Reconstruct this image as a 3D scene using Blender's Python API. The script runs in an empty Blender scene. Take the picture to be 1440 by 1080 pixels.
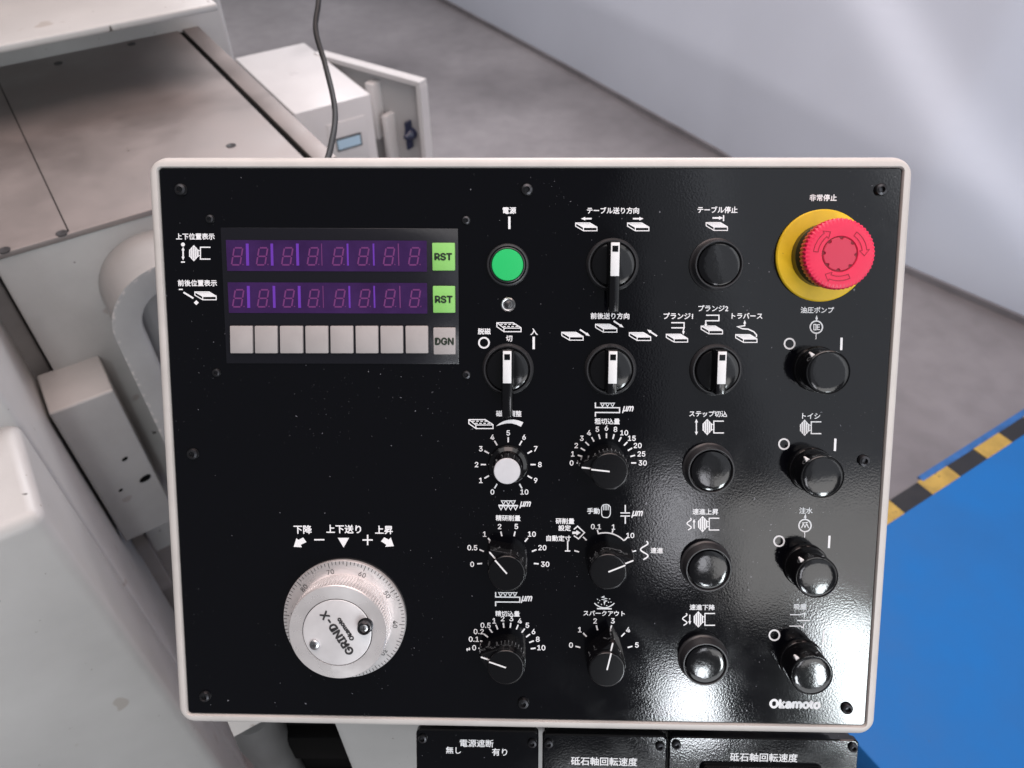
import bpy, bmesh, math, random
from mathutils import Vector, Matrix
random.seed(7)
scene = bpy.context.scene
COL = scene.collection
PI = math.pi

# ------------------------------------------------------------------ camera
F = 1080.0                      # focal length in photo pixels (photo 1440 x 1080)
PITCH = math.radians(44.0)
CAM = Vector((0, 0, 1.65))
FWD = Vector((0, math.cos(PITCH), -math.sin(PITCH)))
UPV = Vector((0, math.sin(PITCH), math.cos(PITCH)))
RIGHT = Vector((1, 0, 0))
cd = bpy.data.cameras.new('camera')
cam = bpy.data.objects.new('camera', cd)
COL.objects.link(cam)
cam.matrix_world = Matrix(((RIGHT.x, UPV.x, -FWD.x, CAM.x), (RIGHT.y, UPV.y, -FWD.y, CAM.y),
                           (RIGHT.z, UPV.z, -FWD.z, CAM.z), (0, 0, 0, 1)))
cd.sensor_fit = 'HORIZONTAL'
cd.sensor_width = 34.6
cd.lens = 34.6 * F / 1440
cd.clip_start = 0.02
cd.clip_end = 100
cd.dof.use_dof = True
cd.dof.focus_distance = 0.475
cd.dof.aperture_fstop = 11
scene.camera = cam

def ray(px, py):
    return FWD + RIGHT * ((px - 720) / F) + UPV * ((540 - py) / F)

# control panel pose (camera frame: x right, y up, z backwards), solved from the plate corners
def c2w(v): return RIGHT * v[0] + UPV * v[1] - FWD * v[2]
EX = c2w((0.99965962, -0.00688291, 0.02516499)).normalized()
NN = c2w((-0.02584377, -0.12922754, 0.99127814)).normalized()
EY = NN.cross(EX).normalized()
EX = EY.cross(NN).normalized()
PC = CAM + c2w((0.00752704, -0.04462955, -0.47153573))
PW, PH = 0.435, 0.3447
PM = Matrix(((EX.x, EY.x, NN.x, PC.x), (EX.y, EY.y, NN.y, PC.y), (EX.z, EY.z, NN.z, PC.z), (0, 0, 0, 1)))
CL = PM.inverted() @ CAM        # camera in panel coordinates

def pp(px, py, h=0.0):
    """photo pixel -> panel-local x, y on the plane z = h"""
    d = ray(px, py)
    dl = Vector((d.dot(EX), d.dot(EY), d.dot(NN)))
    t = (h - CL.z) / dl.z
    q = CL + dl * t
    return Vector((q.x, q.y, h))

# ------------------------------------------------------------------ world and lamps
world = bpy.data.worlds.new('World')
scene.world = world
world.use_nodes = True
bg = world.node_tree.nodes['Background']
bg.inputs[0].default_value = (0.90, 0.94, 1.0, 1)
bg.inputs[1].default_value = 0.13

def lamp(name, loc, target, sx, sy, radiance, color=(1, 1, 1)):
    ld = bpy.data.lights.new(name, 'AREA')
    ld.shape = 'RECTANGLE'
    ld.size, ld.size_y = sx, sy
    ld.energy = radiance * sx * sy * PI
    ld.color = color
    o = bpy.data.objects.new(name, ld)
    COL.objects.link(o)
    z = (Vector(loc) - Vector(target)).normalized()
    x = Vector((0, 0, 1)).cross(z)
    x = x.normalized() if x.length > 1e-4 else Vector((1, 0, 0))
    y = z.cross(x)
    o.matrix_world = Matrix(((x.x, y.x, z.x, loc[0]), (x.y, y.y, z.y, loc[1]), (x.z, y.z, z.z, loc[2]), (0, 0, 0, 1)))
    return o

def mirror_lamp(name, px, py, wpx, hpx, dist, radiance, color=(1, 1, 1)):
    """a hall window, hall light or added fill on the ray mirrored at the plate plane"""
    P = PM @ pp(px, py)
    d = (P - CAM)
    L = d.length
    d.normalize()
    r = d - NN * (2 * d.dot(NN))
    k = (L + dist) / F
    return lamp(name, P + r * dist, P, wpx * k, hpx * k, radiance, color)

mirror_lamp('window_and_fill_light', 972, 998, 66, 82, 4.0, 38, (0.90, 0.95, 1.0))
mirror_lamp('window_and_fill_light', 1202, 950, 64, 144, 4.2, 42, (0.90, 0.97, 1.0))
mirror_lamp('window_and_fill_light', 955, 735, 60, 120, 4.6, 8.0, (0.94, 0.94, 1.0))
mirror_lamp('window_and_fill_light', 1150, 770, 230, 150, 4.8, 3.6, (1.0, 0.98, 0.97))
mirror_lamp('window_and_fill_light', 1160, 1300, 620, 300, 4.8, 3.0, (0.94, 0.97, 1.0))
mirror_lamp('roof_light', 1190, 340, 330, 640, 5.2, 0.85, (0.88, 0.92, 1.0))
mirror_lamp('roof_light', 960, 340, 120, 640, 5.2, 0.40, (0.88, 0.92, 1.0))
mirror_lamp('ceiling_fill_light', 640, -760, 1300, 620, 3.4, 1.9, (1.0, 0.97, 0.96))  # added overhead fill for the panel, outside what the plate mirrors
mirror_lamp('window_and_fill_light', 1840, 420, 560, 1000, 3.6, 1.7, (0.95, 0.97, 1.0))  # added fill from the right to lift lettering shadowed by the knobs
lamp('ceiling_fill_light', (0.2, 1.3, 4.4), (0.0, 1.2, 0), 3.0, 3.0, 3.0, (1.0, 0.74, 0.68))
lamp('ceiling_fill_light', (0.3, 5.0, 4.2), (0.3, 4.9, 0.0), 3.2, 3.2, 8.5, (0.96, 0.96, 1.0))  # added lamp to brighten the wall and far floor

scene.view_settings.view_transform = 'Standard'
scene.view_settings.look = 'None'
scene.view_settings.exposure = 0.0
scene.view_settings.gamma = 1.0

# ------------------------------------------------------------------ materials
MATS = {}
def mat(name, color, rough=0.5, metal=0.0, spec=0.5, emit=None, estr=0.0, noise=0.0, nscale=30.0,
        bump=0.0, bscale=400.0, specks=None, coat=0.0, edge=None, aniso=0.0, smear=0.0):
    """specks = (scale, threshold, colour) : dirt or chips with a shape of their own"""
    if name in MATS: return MATS[name]
    m = bpy.data.materials.new(name)
    m.use_nodes = True
    nt = m.node_tree
    b = nt.nodes['Principled BSDF']
    b.inputs['Base Color'].default_value = (*color, 1)
    b.inputs['Roughness'].default_value = rough
    b.inputs['Metallic'].default_value = metal
    b.inputs['Specular IOR Level'].default_value = spec
    b.inputs['Coat Weight'].default_value = coat
    if emit:
        b.inputs['Emission Color'].default_value = (*emit, 1)
        b.inputs['Emission Strength'].default_value = estr
    tc = nt.nodes.new('ShaderNodeTexCoord')
    col = None
    if noise > 0:
        n = nt.nodes.new('ShaderNodeTexNoise')
        n.inputs['Scale'].default_value = nscale
        n.inputs['Detail'].default_value = 6
        n.inputs['Roughness'].default_value = 0.6
        nt.links.new(tc.outputs['Object'], n.inputs['Vector'])
        r = nt.nodes.new('ShaderNodeMapRange')
        r.inputs['From Min'].default_value = 0.3
        r.inputs['From Max'].default_value = 0.7
        r.inputs['To Min'].default_value = 1 - noise
        r.inputs['To Max'].default_value = 1 + noise
        nt.links.new(n.outputs['Fac'], r.inputs['Value'])
        mx = nt.nodes.new('ShaderNodeVectorMath')
        mx.operation = 'SCALE'
        mx.inputs[0].default_value = color
        nt.links.new(r.outputs['Result'], mx.inputs['Scale'])
        col = mx.outputs['Vector']
        rr = nt.nodes.new('ShaderNodeMapRange')
        rr.inputs['From Min'].default_value = 0.3
        rr.inputs['From Max'].default_value = 0.7
        rr.inputs['To Min'].default_value = max(0.02, rough * 0.75)
        rr.inputs['To Max'].default_value = min(1, rough * 1.25)
        nt.links.new(n.outputs['Fac'], rr.inputs['Value'])
        nt.links.new(rr.outputs['Result'], b.inputs['Roughness'])
    if specks:
        for sc, th, sc_col in specks:
            v = nt.nodes.new('ShaderNodeTexNoise')
            v.inputs['Scale'].default_value = sc
            v.inputs['Detail'].default_value = 2
            nt.links.new(tc.outputs['Object'], v.inputs['Vector'])
            g = nt.nodes.new('ShaderNodeMapRange')
            g.inputs['From Min'].default_value = th
            g.inputs['From Max'].default_value = th + 0.02
            if smear > 0:
                lf = nt.nodes.new('ShaderNodeTexNoise')
                lf.inputs['Scale'].default_value = 9
                lf.inputs['Detail'].default_value = 3
                nt.links.new(tc.outputs['Object'], lf.inputs['Vector'])
                ma = nt.nodes.new('ShaderNodeMath'); ma.operation = 'MULTIPLY_ADD'
                ma.inputs[1].default_value = 0.22; ma.inputs[2].default_value = -0.118
                nt.links.new(lf.outputs['Fac'], ma.inputs[0])
                ad = nt.nodes.new('ShaderNodeMath'); ad.operation = 'ADD'
                nt.links.new(ma.outputs['Value'], ad.inputs[0]); nt.links.new(v.outputs['Fac'], ad.inputs[1])
                nt.links.new(ad.outputs['Value'], g.inputs['Value'])
            else:
                nt.links.new(v.outputs['Fac'], g.inputs['Value'])
            mi = nt.nodes.new('ShaderNodeMix')
            mi.data_type = 'RGBA'
            nt.links.new(g.outputs['Result'], mi.inputs['Factor'])
            if col: nt.links.new(col, mi.inputs['A'])
            else: mi.inputs['A'].default_value = (*color, 1)
            mi.inputs['B'].default_value = (*sc_col, 1)
            col = mi.outputs['Result']
    if edge:                         # paint worn off along the edges: (radius, colour)
        bv = nt.nodes.new('ShaderNodeBevel')
        bv.samples = 4
        bv.inputs['Radius'].default_value = edge[0]
        ge = nt.nodes.new('ShaderNodeNewGeometry')
        dt = nt.nodes.new('ShaderNodeVectorMath'); dt.operation = 'DOT_PRODUCT'
        nt.links.new(bv.outputs['Normal'], dt.inputs[0]); nt.links.new(ge.outputs['Normal'], dt.inputs[1])
        en = nt.nodes.new('ShaderNodeTexNoise')
        en.inputs['Scale'].default_value = 95
        en.inputs['Detail'].default_value = 5
        nt.links.new(tc.outputs['Object'], en.inputs['Vector'])
        m1 = nt.nodes.new('ShaderNodeMapRange')
        m1.inputs['From Min'].default_value = 0.985; m1.inputs['From Max'].default_value = 0.90
        nt.links.new(dt.outputs['Value'], m1.inputs['Value'])
        m2 = nt.nodes.new('ShaderNodeMapRange')
        m2.inputs['From Min'].default_value = 0.53; m2.inputs['From Max'].default_value = 0.62
        nt.links.new(en.outputs['Fac'], m2.inputs['Value'])
        mu = nt.nodes.new('ShaderNodeMath'); mu.operation = 'MULTIPLY'
        nt.links.new(m1.outputs['Result'], mu.inputs[0]); nt.links.new(m2.outputs['Result'], mu.inputs[1])
        mi = nt.nodes.new('ShaderNodeMix'); mi.data_type = 'RGBA'
        nt.links.new(mu.outputs['Value'], mi.inputs['Factor'])
        if col: nt.links.new(col, mi.inputs['A'])
        else: mi.inputs['A'].default_value = (*color, 1)
        mi.inputs['B'].default_value = (*edge[1], 1)
        col = mi.outputs['Result']
    if aniso > 0:
        b.inputs['Anisotropic'].default_value = aniso
        tg = nt.nodes.new('ShaderNodeTangent')
        tg.direction_type = 'RADIAL'; tg.axis = 'Z'
        nt.links.new(tg.outputs['Tangent'], b.inputs['Tangent'])
    if smear > 0:                    # wiped grease: patches of duller gloss
        sn = nt.nodes.new('ShaderNodeTexNoise')
        sn.inputs['Scale'].default_value = 22
        sn.inputs['Detail'].default_value = 5
        sn.inputs['Distortion'].default_value = 1.2
        nt.links.new(tc.outputs['Object'], sn.inputs['Vector'])
        sr = nt.nodes.new('ShaderNodeMapRange')
        sr.inputs['From Min'].default_value = 0.42; sr.inputs['From Max'].default_value = 0.68
        sr.inputs['To Min'].default_value = rough; sr.inputs['To Max'].default_value = rough + smear
        nt.links.new(sn.outputs['Fac'], sr.inputs['Value'])
        nt.links.new(sr.outputs['Result'], b.inputs['Roughness'])
    if col: nt.links.new(col, b.inputs['Base Color'])
    if bump > 0:
        n2 = nt.nodes.new('ShaderNodeTexNoise')
        n2.inputs['Scale'].default_value = bscale
        n2.inputs['Detail'].default_value = 3
        nt.links.new(tc.outputs['Object'], n2.inputs['Vector'])
        bp = nt.nodes.new('ShaderNodeBump')
        bp.inputs['Strength'].default_value = 1.0
        if smear > 0:                # lacquer that flows out smooth in places
            bn = nt.nodes.new('ShaderNodeTexNoise')
            bn.inputs['Scale'].default_value = 14
            bn.inputs['Detail'].default_value = 3
            nt.links.new(tc.outputs['Object'], bn.inputs['Vector'])
            br_ = nt.nodes.new('ShaderNodeMapRange')
            br_.inputs['From Min'].default_value = 0.35; br_.inputs['From Max'].default_value = 0.65
            br_.inputs['To Min'].default_value = 0.35; br_.inputs['To Max'].default_value = 1.0
            nt.links.new(bn.outputs['Fac'], br_.inputs['Value'])
            nt.links.new(br_.outputs['Result'], bp.inputs['Strength'])
        bp.inputs['Distance'].default_value = bump
        nt.links.new(n2.outputs['Fac'], bp.inputs['Height'])
        nt.links.new(bp.outputs['Normal'], b.inputs['Normal'])
    MATS[name] = m
    return m

plate_m = mat('black_enamel', (0.0016, 0.0016, 0.0030), 0.06, bump=0.000040, bscale=760, smear=0.05,
              specks=[(260, 0.745, (0.16, 0.16, 0.18)), (700, 0.755, (0.24, 0.24, 0.26)), (1300, 0.77, (0.30, 0.30, 0.33))])
cream_m = mat('cream_enamel', (0.60, 0.57, 0.545), 0.38, noise=0.08, nscale=25, specks=[(130, 0.76, (0.30, 0.20, 0.15))])
ink_m = mat('white_ink', (0.90, 0.90, 0.92), 0.5)
blk_m = mat('black_plastic', (0.004, 0.004, 0.005), 0.12)
blkg_m = mat('black_gloss_plastic', (0.004, 0.004, 0.005), 0.09, bump=0.00003, bscale=420)
blkd_m = mat('black_rubber', (0.008, 0.008, 0.009), 0.6)
ring_m = mat('dark_grey_plastic', (0.030, 0.030, 0.033), 0.30)
hole_m = mat('hollow_black', (0.002, 0.002, 0.002), 0.8, spec=0.1)
scr_m = mat('black_oxide_steel', (0.05, 0.05, 0.055), 0.30, metal=0.8)
steel_m = mat('steel', (0.55, 0.55, 0.56), 0.28, metal=1.0)
mark_m = mat('white_plastic', (0.82, 0.82, 0.83), 0.35)
grey_m = mat('grey_plastic', (0.62, 0.62, 0.65), 0.45, noise=0.04, nscale=120)
green_m = mat('green_lens', (0.02, 0.42, 0.12), 0.3, emit=(0.02, 0.50, 0.13), estr=0.30)
red_m = mat('red_plastic', (0.82, 0.022, 0.085), 0.38, noise=0.04, nscale=90)
redd_m = mat('dark_red_groove', (0.22, 0.006, 0.02), 0.6)
redc_m = mat('red_centre_disc', (0.62, 0.035, 0.085), 0.45)
yel_m = mat('yellow_plastic', (0.86, 0.56, 0.02), 0.40, noise=0.12, nscale=50, specks=[(330, 0.74, (0.35, 0.2, 0.03))])
olive_m = mat('shaded_olive_plastic', (0.035, 0.030, 0.008), 0.4)  # yellow reflected in the shaded stem, put into its colour
bez_m = mat('display_bezel', (0.010, 0.010, 0.014), 0.16, bump=0.00002, bscale=300)
vio_m = mat('violet_filter', (0.040, 0.014, 0.080), 0.22, noise=0.25, nscale=40)
dig_m = mat('unlit_digit', (0.17, 0.040, 0.17), 0.35)
reflection_m = mat('violet_painted_reflection', (0.15, 0.042, 0.42), 0.3)  # colour of light reflected in the display lenses
keyw_m = mat('key_grey', (0.40, 0.37, 0.365), 0.5, noise=0.06, nscale=45)
keyg_m = mat('key_green', (0.26, 0.60, 0.15), 0.5, noise=0.06, nscale=50)
keyt_m = mat('key_ink', (0.008, 0.02, 0.008), 0.6)
alu_m = mat('brushed_aluminium', (0.84, 0.81, 0.81), 0.29, metal=0.55, noise=0.06, nscale=45, aniso=0.65, specks=[(300, 0.77, (0.4, 0.38, 0.38))])
aluc_m = mat('satin_name_disc', (0.80, 0.78, 0.79), 0.42, metal=0.35, noise=0.05, nscale=60, specks=[(220, 0.75, (0.5, 0.48, 0.48))])
engr_m = mat('engraved_black', (0.03, 0.028, 0.03), 0.5)
mach_m = mat('machine_grey_paint', (0.36, 0.35, 0.342), 0.42, edge=(0.004, (0.55, 0.50, 0.47)), noise=0.12, nscale=6, bump=0.0003, bscale=60,
             specks=[(17, 0.70, (0.29, 0.265, 0.25)), (48, 0.76, (0.07, 0.06, 0.06))])
mach2_m = mat('machine_light_paint', (0.46, 0.455, 0.445), 0.38, edge=(0.004, (0.20, 0.17, 0.15)), noise=0.09, nscale=5, bump=0.0003, bscale=60,
              specks=[(15, 0.70, (0.38, 0.355, 0.33)), (42, 0.74, (0.09, 0.08, 0.07)), (110, 0.75, (0.22, 0.19, 0.17))])
pink_m = mat('machine_warm_lit_paint', (0.47, 0.39, 0.37), 0.36, noise=0.06, nscale=9, specks=[(70, 0.80, (0.1, 0.08, 0.07))])  # warm ceiling light on top faces, put into the paint colour
cover_m = mat('table_cover_steel', (0.24, 0.21, 0.20), 0.46, metal=0.5, noise=0.12, nscale=9, specks=[(30, 0.76, (0.10, 0.07, 0.06))])
dark_m = mat('machine_brown_grey_paint', (0.27, 0.245, 0.235), 0.5, noise=0.12, nscale=12)
duct_m = mat('dark_duct', (0.10, 0.10, 0.10), 0.55, noise=0.3, nscale=14)
wallm = mat('white_wall', (0.78, 0.83, 0.93), 0.6, noise=0.03, nscale=1.2, specks=[(9, 0.80, (0.4, 0.4, 0.43))])
cab_m = mat('cabinet_white', (0.62, 0.60, 0.595), 0.35, noise=0.03, nscale=8)
cabi_m = mat('cabinet_inside_grey', (0.42, 0.41, 0.41), 0.5)
lcd_m = mat('lcd_screen', (0.45, 0.62, 0.75), 0.25)
blue_m = mat('blue_paint', (0.010, 0.140, 0.43), 0.6, spec=0.25, noise=0.08, nscale=5, specks=[(36, 0.79, (0.01, 0.08, 0.24)), (90, 0.78, (0.05, 0.10, 0.2))])
tapey_m = mat('yellow_tape', (0.58, 0.38, 0.08), 0.5, noise=0.22, nscale=18, specks=[(60, 0.70, (0.20, 0.14, 0.05))])
tapek_m = mat('black_tape', (0.022, 0.022, 0.024), 0.45, noise=0.2, nscale=30)

def floor_material():
    m = bpy.data.materials.new('worn_epoxy_floor')
    m.use_nodes = True
    nt = m.node_tree
    b = nt.nodes['Principled BSDF']
    tc = nt.nodes.new('ShaderNodeTexCoord')
    def noise(sc, det, dist=0.0):
        n = nt.nodes.new('ShaderNodeTexNoise')
        n.inputs['Scale'].default_value = sc
        n.inputs['Detail'].default_value = det
        n.inputs['Distortion'].default_value = dist
        nt.links.new(tc.outputs['Object'], n.inputs['Vector'])
        return n
    n1 = noise(0.55, 4, 0.0)
    n2 = noise(14.0, 9, 0.3)
    r = nt.nodes.new('ShaderNodeValToRGB')
    e = r.color_ramp.elements
    e[0].position, e[0].color = 0.38, (0.135, 0.125, 0.129, 1)
    e[1].position, e[1].color = 0.60, (0.285, 0.268, 0.275, 1)
    nt.links.new(n1.outputs['Fac'], r.inputs['Fac'])
    r2 = nt.nodes.new('ShaderNodeValToRGB')
    e = r2.color_ramp.elements
    e[0].position, e[0].color = 0.35, (0.93, 0.93, 0.93, 1)
    e[1].position, e[1].color = 0.62, (1.05, 1.05, 1.05, 1)
    nt.links.new(n2.outputs['Fac'], r2.inputs['Fac'])
    mx = nt.nodes.new('ShaderNodeMix')
    mx.data_type = 'RGBA'
    mx.blend_type = 'MULTIPLY'
    mx.inputs['Factor'].default_value = 1
    nt.links.new(r.outputs['Color'], mx.inputs['A'])
    nt.links.new(r2.outputs['Color'], mx.inputs['B'])
    nt.links.new(mx.outputs['Result'], b.inputs['Base Color'])
    b.inputs['Roughness'].default_value = 0.30
    return m
floor_m = floor_material()

# ------------------------------------------------------------------ mesh helpers
class MB:
    def __init__(s): s.v, s.f, s.sm = [], [], []
    def add(s, vs, fs, smooth=False):
        o = len(s.v)
        s.v += [tuple(p) for p in vs]
        s.f += [tuple(i + o for i in f) for f in fs]
        s.sm += [smooth] * len(fs)
        return s
    def box(s, x0, x1, y0, y1, z0, z1):
        vs = [(x, y, z) for z in (z0, z1) for y in (y0, y1) for x in (x0, x1)]
        return s.add(vs, [(0, 2, 3, 1), (4, 5, 7, 6), (0, 1, 5, 4), (2, 6, 7, 3), (0, 4, 6, 2), (1, 3, 7, 5)])
    def lathe(s, prof, n=48, cx=0, cy=0, smooth=True, rad=None, cap=True):
        """prof: [(r, z)...] outermost-bottom to centre-top; rad(i, r) can modulate the radius"""
        vs, fs = [], []
        for r, z in prof:
            for i in range(n):
                a = 2 * PI * i / n
                q = rad(i, r, z) if rad else r
                vs.append((cx + q * math.cos(a), cy + q * math.sin(a), z))
        for k in range(len(prof) - 1):
            for i in range(n):
                j = (i + 1) % n
                fs.append((k * n + i, k * n + j, (k + 1) * n + j, (k + 1) * n + i))
        o = len(prof) - 1
        if cap:
            fs.append(tuple(range(o * n, o * n + n)))
            fs.append(tuple(reversed(range(n))))
        return s.add(vs, fs, smooth)
    def loft(s, loops, smooth=False, cap=True):
        n = len(loops[0])
        vs = [p for l in loops for p in l]
        fs = []
        for k in range(len(loops) - 1):
            for i in range(n):
                j = (i + 1) % n
                fs.append((k * n + i, k * n + j, (k + 1) * n + j, (k + 1) * n + i))
        if cap:
            o = (len(loops) - 1) * n
            fs.append(tuple(range(o, o + n)))
            fs.append(tuple(reversed(range(n))))
        return s.add(vs, fs, smooth)
    def build(s, name, material, parent=None, sharp=35, bevel=0.0, seg=2, matrix=None):
        me = bpy.data.meshes.new(name)
        me.from_pydata(s.v, [], s.f)
        me.polygons.foreach_set('use_smooth', s.sm)
        me.update()
        bm = bmesh.new()
        bm.from_mesh(me)
        if bevel > 0:
            es = [e for e in bm.edges if len(e.link_faces) == 2 and e.calc_face_angle(0) > 0.5]
            bmesh.ops.bevel(bm, geom=es, offset=bevel, segments=seg, affect='EDGES', profile=0.5)
            for f in bm.faces: f.smooth = True
        bmesh.ops.recalc_face_normals(bm, faces=bm.faces)
        bm.to_mesh(me)
        bm.free()
        if any(p.use_smooth for p in me.polygons): me.set_sharp_from_angle(angle=math.radians(sharp))
        if material: me.materials.append(material)
        o = bpy.data.objects.new(name, me)
        COL.objects.link(o)
        if parent: o.parent = parent
        if matrix is not None: o.matrix_local = matrix
        return o

def thing(name, label, cat, matrix=None, group=None):
    o = bpy.data.objects.new(name, None)
    o.empty_display_size = 0.05
    COL.objects.link(o)
    o['label'] = label
    o['category'] = cat
    if group: o['group'] = group
    if matrix is not None: o.matrix_world = matrix
    return o
def tag(o, label, cat, group=None):
    o['label'] = label
    o['category'] = cat
    if group: o['group'] = group
    return o
def part(name, parent, loc=(0, 0, 0), rz=0.0):
    o = bpy.data.objects.new(name, None)
    o.empty_display_size = 0.02
    COL.objects.link(o)
    o.parent = parent
    o.location = loc
    o.rotation_euler = (0, 0, rz)
    return o
def copy_tree(o, parent, loc):
    c = o.copy()
    COL.objects.link(c)
    c.parent = parent
    c.location = loc
    for ch in list(o.children):
        d = ch.copy()
        COL.objects.link(d)
        d.parent = c
    return c

def rrect(w, h, r, z, n=6, cx=0, cy=0):
    pts = []
    for sx, sy, a0 in ((1, 1, 0), (-1, 1, 90), (-1, -1, 180), (1, -1, 270)):
        for i in range(n + 1):
            a = math.radians(a0 + 90 * i / n)
            pts.append((cx + sx * (w / 2 - r) + r * math.cos(a), cy + sy * (h / 2 - r) + r * math.sin(a), z))
    return pts

# ------------------------------------------------------------------ setting
def on_plane(px, py, axis, c):
    """pixel -> world point on a horizontal plane (axis z) or on a plane of the machine frame (u or v)"""
    d = ray(px, py)
    if axis == 'z': t = (c - CAM.z) / d.z
    elif axis == 'v': t = c / d.dot(VM)
    else: t = c / d.dot(UM)
    return CAM + d * t
YAW = math.radians(34)
UM = Vector((math.cos(YAW), math.sin(YAW), 0))
VM = Vector((-math.sin(YAW), math.cos(YAW), 0))

o = MB().add([(-7, -4, 0), (7, -4, 0), (7, 9, 0), (-7, 9, 0)], [(0, 1, 2, 3)]).build('floor', floor_m)
o['kind'] = 'structure'

# white wall along the right; slightly sagging sheet with one long crease
basepts = [on_plane(560, -33, 'z', 0), on_plane(800, 97, 'z', 0), on_plane(1010, 215, 'z', 0), on_plane(1260, 374, 'z', 0), on_plane(1440, 452, 'z', 0)]
d = (basepts[-1] - basepts[-2]).normalized()
basepts.append(basepts[-1] + d * 1.6)
d0 = (basepts[0] - basepts[1]).normalized()
basepts.insert(0, basepts[0] + d0 * 2.5)
def wall_mesh():
    nu, nz = 200, 60
    L = [0]
    for a, b in zip(basepts, basepts[1:]): L.append(L[-1] + (b - a).length)
    outn = Vector((VM.x * 0 + UM.x, UM.y, 0))
    vs, fs = [], []
    for i in range(nu + 1):
        s = L[-1] * i / nu
        for k in range(len(L) - 1):
            if s <= L[k + 1] + 1e-6: break
        p = basepts[k].lerp(basepts[k + 1], (s - L[k]) / (L[k + 1] - L[k]))
        for j in range(nz + 1):
            z = 2.9 * (j / nz) ** 1.3
            q = s - 6.53 + 1.55 * (z - 0.57)
            w = -0.05 / (1 + math.exp(-q / 0.06)) + 0.05
            w *= min(1, z / 0.4)
            vs.append(p - outn * w + Vector((0, 0, z)))
    st = nz + 1
    for i in range(nu):
        for j in range(nz):
            fs.append((i * st + j, (i + 1) * st + j, (i + 1) * st + j + 1, i * st + j + 1))
    n0 = len(vs)
    return MB().add(vs, fs, True)
w = wall_mesh().build('wall', wallm, sharp=80)
w['kind'] = 'structure'
# low skirting along the wall
mb = MB()
for a, b in zip(basepts, basepts[1:]):
    n = Vector((-(b - a).y, (b - a).x, 0)).normalized()
    if n.dot(-UM) < 0: n = -n
    p = [a + n * 0.004, b + n * 0.004, b + n * 0.018, a + n * 0.018]
    mb.add([q for q in p] + [q + Vector((0, 0, 0.022)) for q in p], [(0, 1, 2, 3), (4, 5, 6, 7), (0, 1, 5, 4), (1, 2, 6, 5), (2, 3, 7, 6), (3, 0, 4, 7)])
sk = mb.build('skirting', mat('skirting_grey', (0.20, 0.19, 0.20), 0.5, noise=0.2, nscale=5), w)

# blue platform, hazard tape, blue floor line
ZB = 0.14
A = on_plane(1200, 768, 'z', ZB)
B = on_plane(1440, 610, 'z', ZB)
e1 = (B - A).normalized()
e2 = Vector((e1.y, -e1.x, 0))
if e2.y > 0: e2 = -e2
MBL = Matrix(((e1.x, e2.x, 0, A.x), (e1.y, e2.y, 0, A.y), (0, 0, 1, 0), (0, 0, 0, 1)))
plat = MB().box(-0.35, 2.6, 0, 1.7, 0.002, ZB).build('blue_platform', blue_m, bevel=0.006)
plat.matrix_world = MBL
tag(plat, 'low blue painted steel platform lying on the floor beside the hazard tape', 'platform')
tape = thing('hazard_tape', 'yellow and black hazard tape stuck on the floor along the blue platform', 'tape', MBL)
tx = [(MBL.inverted() @ on_plane(x, y, 'z', 0)).x for x, y in ((1259, 712), (1297, 668), (1334, 648), (1371, 627), (1406, 606), (1439, 588))]
seg = (tx[-1] - tx[0]) / 5
for i in range(-3, 12):
    x0 = tx[0] + i * seg + random.uniform(-.003, .003)
    MB().box(x0, x0 + seg - 0.0005, -0.086 + random.uniform(-.008, .004), 0.05, 0.001, 0.004).build('stripe', tapek_m if i % 2 == 0 else tapey_m, tape)
ln = MB().box(tx[1] - 0.02, tx[1] + 1.6, -0.100, -0.082, 0.001, 0.0045).add([], []).build('blue_floor_line', mat('blue_line_paint', (0.03, 0.15, 0.42), 0.5, noise=0.3, nscale=20))
ln.matrix_world = MBL
tag(ln, 'worn narrow blue line on the floor behind the hazard tape', 'floor line')

# ------------------------------------------------------------------ the grinding machine (frame u, v, z)
MM = Matrix.Rotation(YAW, 4, 'Z')
mach = thing('grinding_machine', 'large pale grey surface grinder with flat top cover standing left of the console', 'machine', MM)
def mbox(name, u0, u1, v0, v1, z0, z1, m, bevel=0.004, parent=mach):
    return MB().box(u0, u1, v0, v1, z0, z1).build(name, m, parent, bevel=bevel, seg=3)
cov = mbox('top_cover', -0.9, 0.333, 1.025, 1.68, 1.092, 1.10, cover_m, 0.0012)
mbox('cover_seam', 0.0, 0.0016, 1.03, 1.66, 1.0985, 1.1004, hole_m, 0, cov)
mbox('edge_rail', 0.342, 0.374, 1.02, 1.68, 0.95, 1.101, cover_m, 0.001)
mbox('slot', 0.3335, 0.3415, 1.026, 1.68, 1.0, 1.096, hole_m, 0)
mbox('front_panel', -0.094, 0.37, 1.027, 1.10, 0.45, 1.0915, mach_m, 0.003)
mbox('side_panel', -0.9, -0.099, 1.055, 1.12, 0.30, 1.0915, dark_m, 0.004)
mbox('hood', -0.9, 0.352, 1.395, 1.68, 1.208, 1.220, mach2_m, 0.004)
mbox('column', -0.9, 0.43, 1.67, 2.05, 0.0, 1.62, mach2_m, 0.01)
mbox('body', -0.9, 0.34, 1.09, 1.67, 0.0, 1.06, dark_m, 0.004)
mbox('block', -0.117, -0.033, 0.94, 1.032, 0.605, 0.904, mach_m, 0.004)
mbox('base_apron', -0.9, -0.1254, 0.62, 0.78, 0.0, 1.048, mach2_m, 0.014)
mbox('apron_wall', -0.9, -0.1215, 0.766, 1.06, 0.0, 1.12, mach2_m, 0.008)
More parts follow.
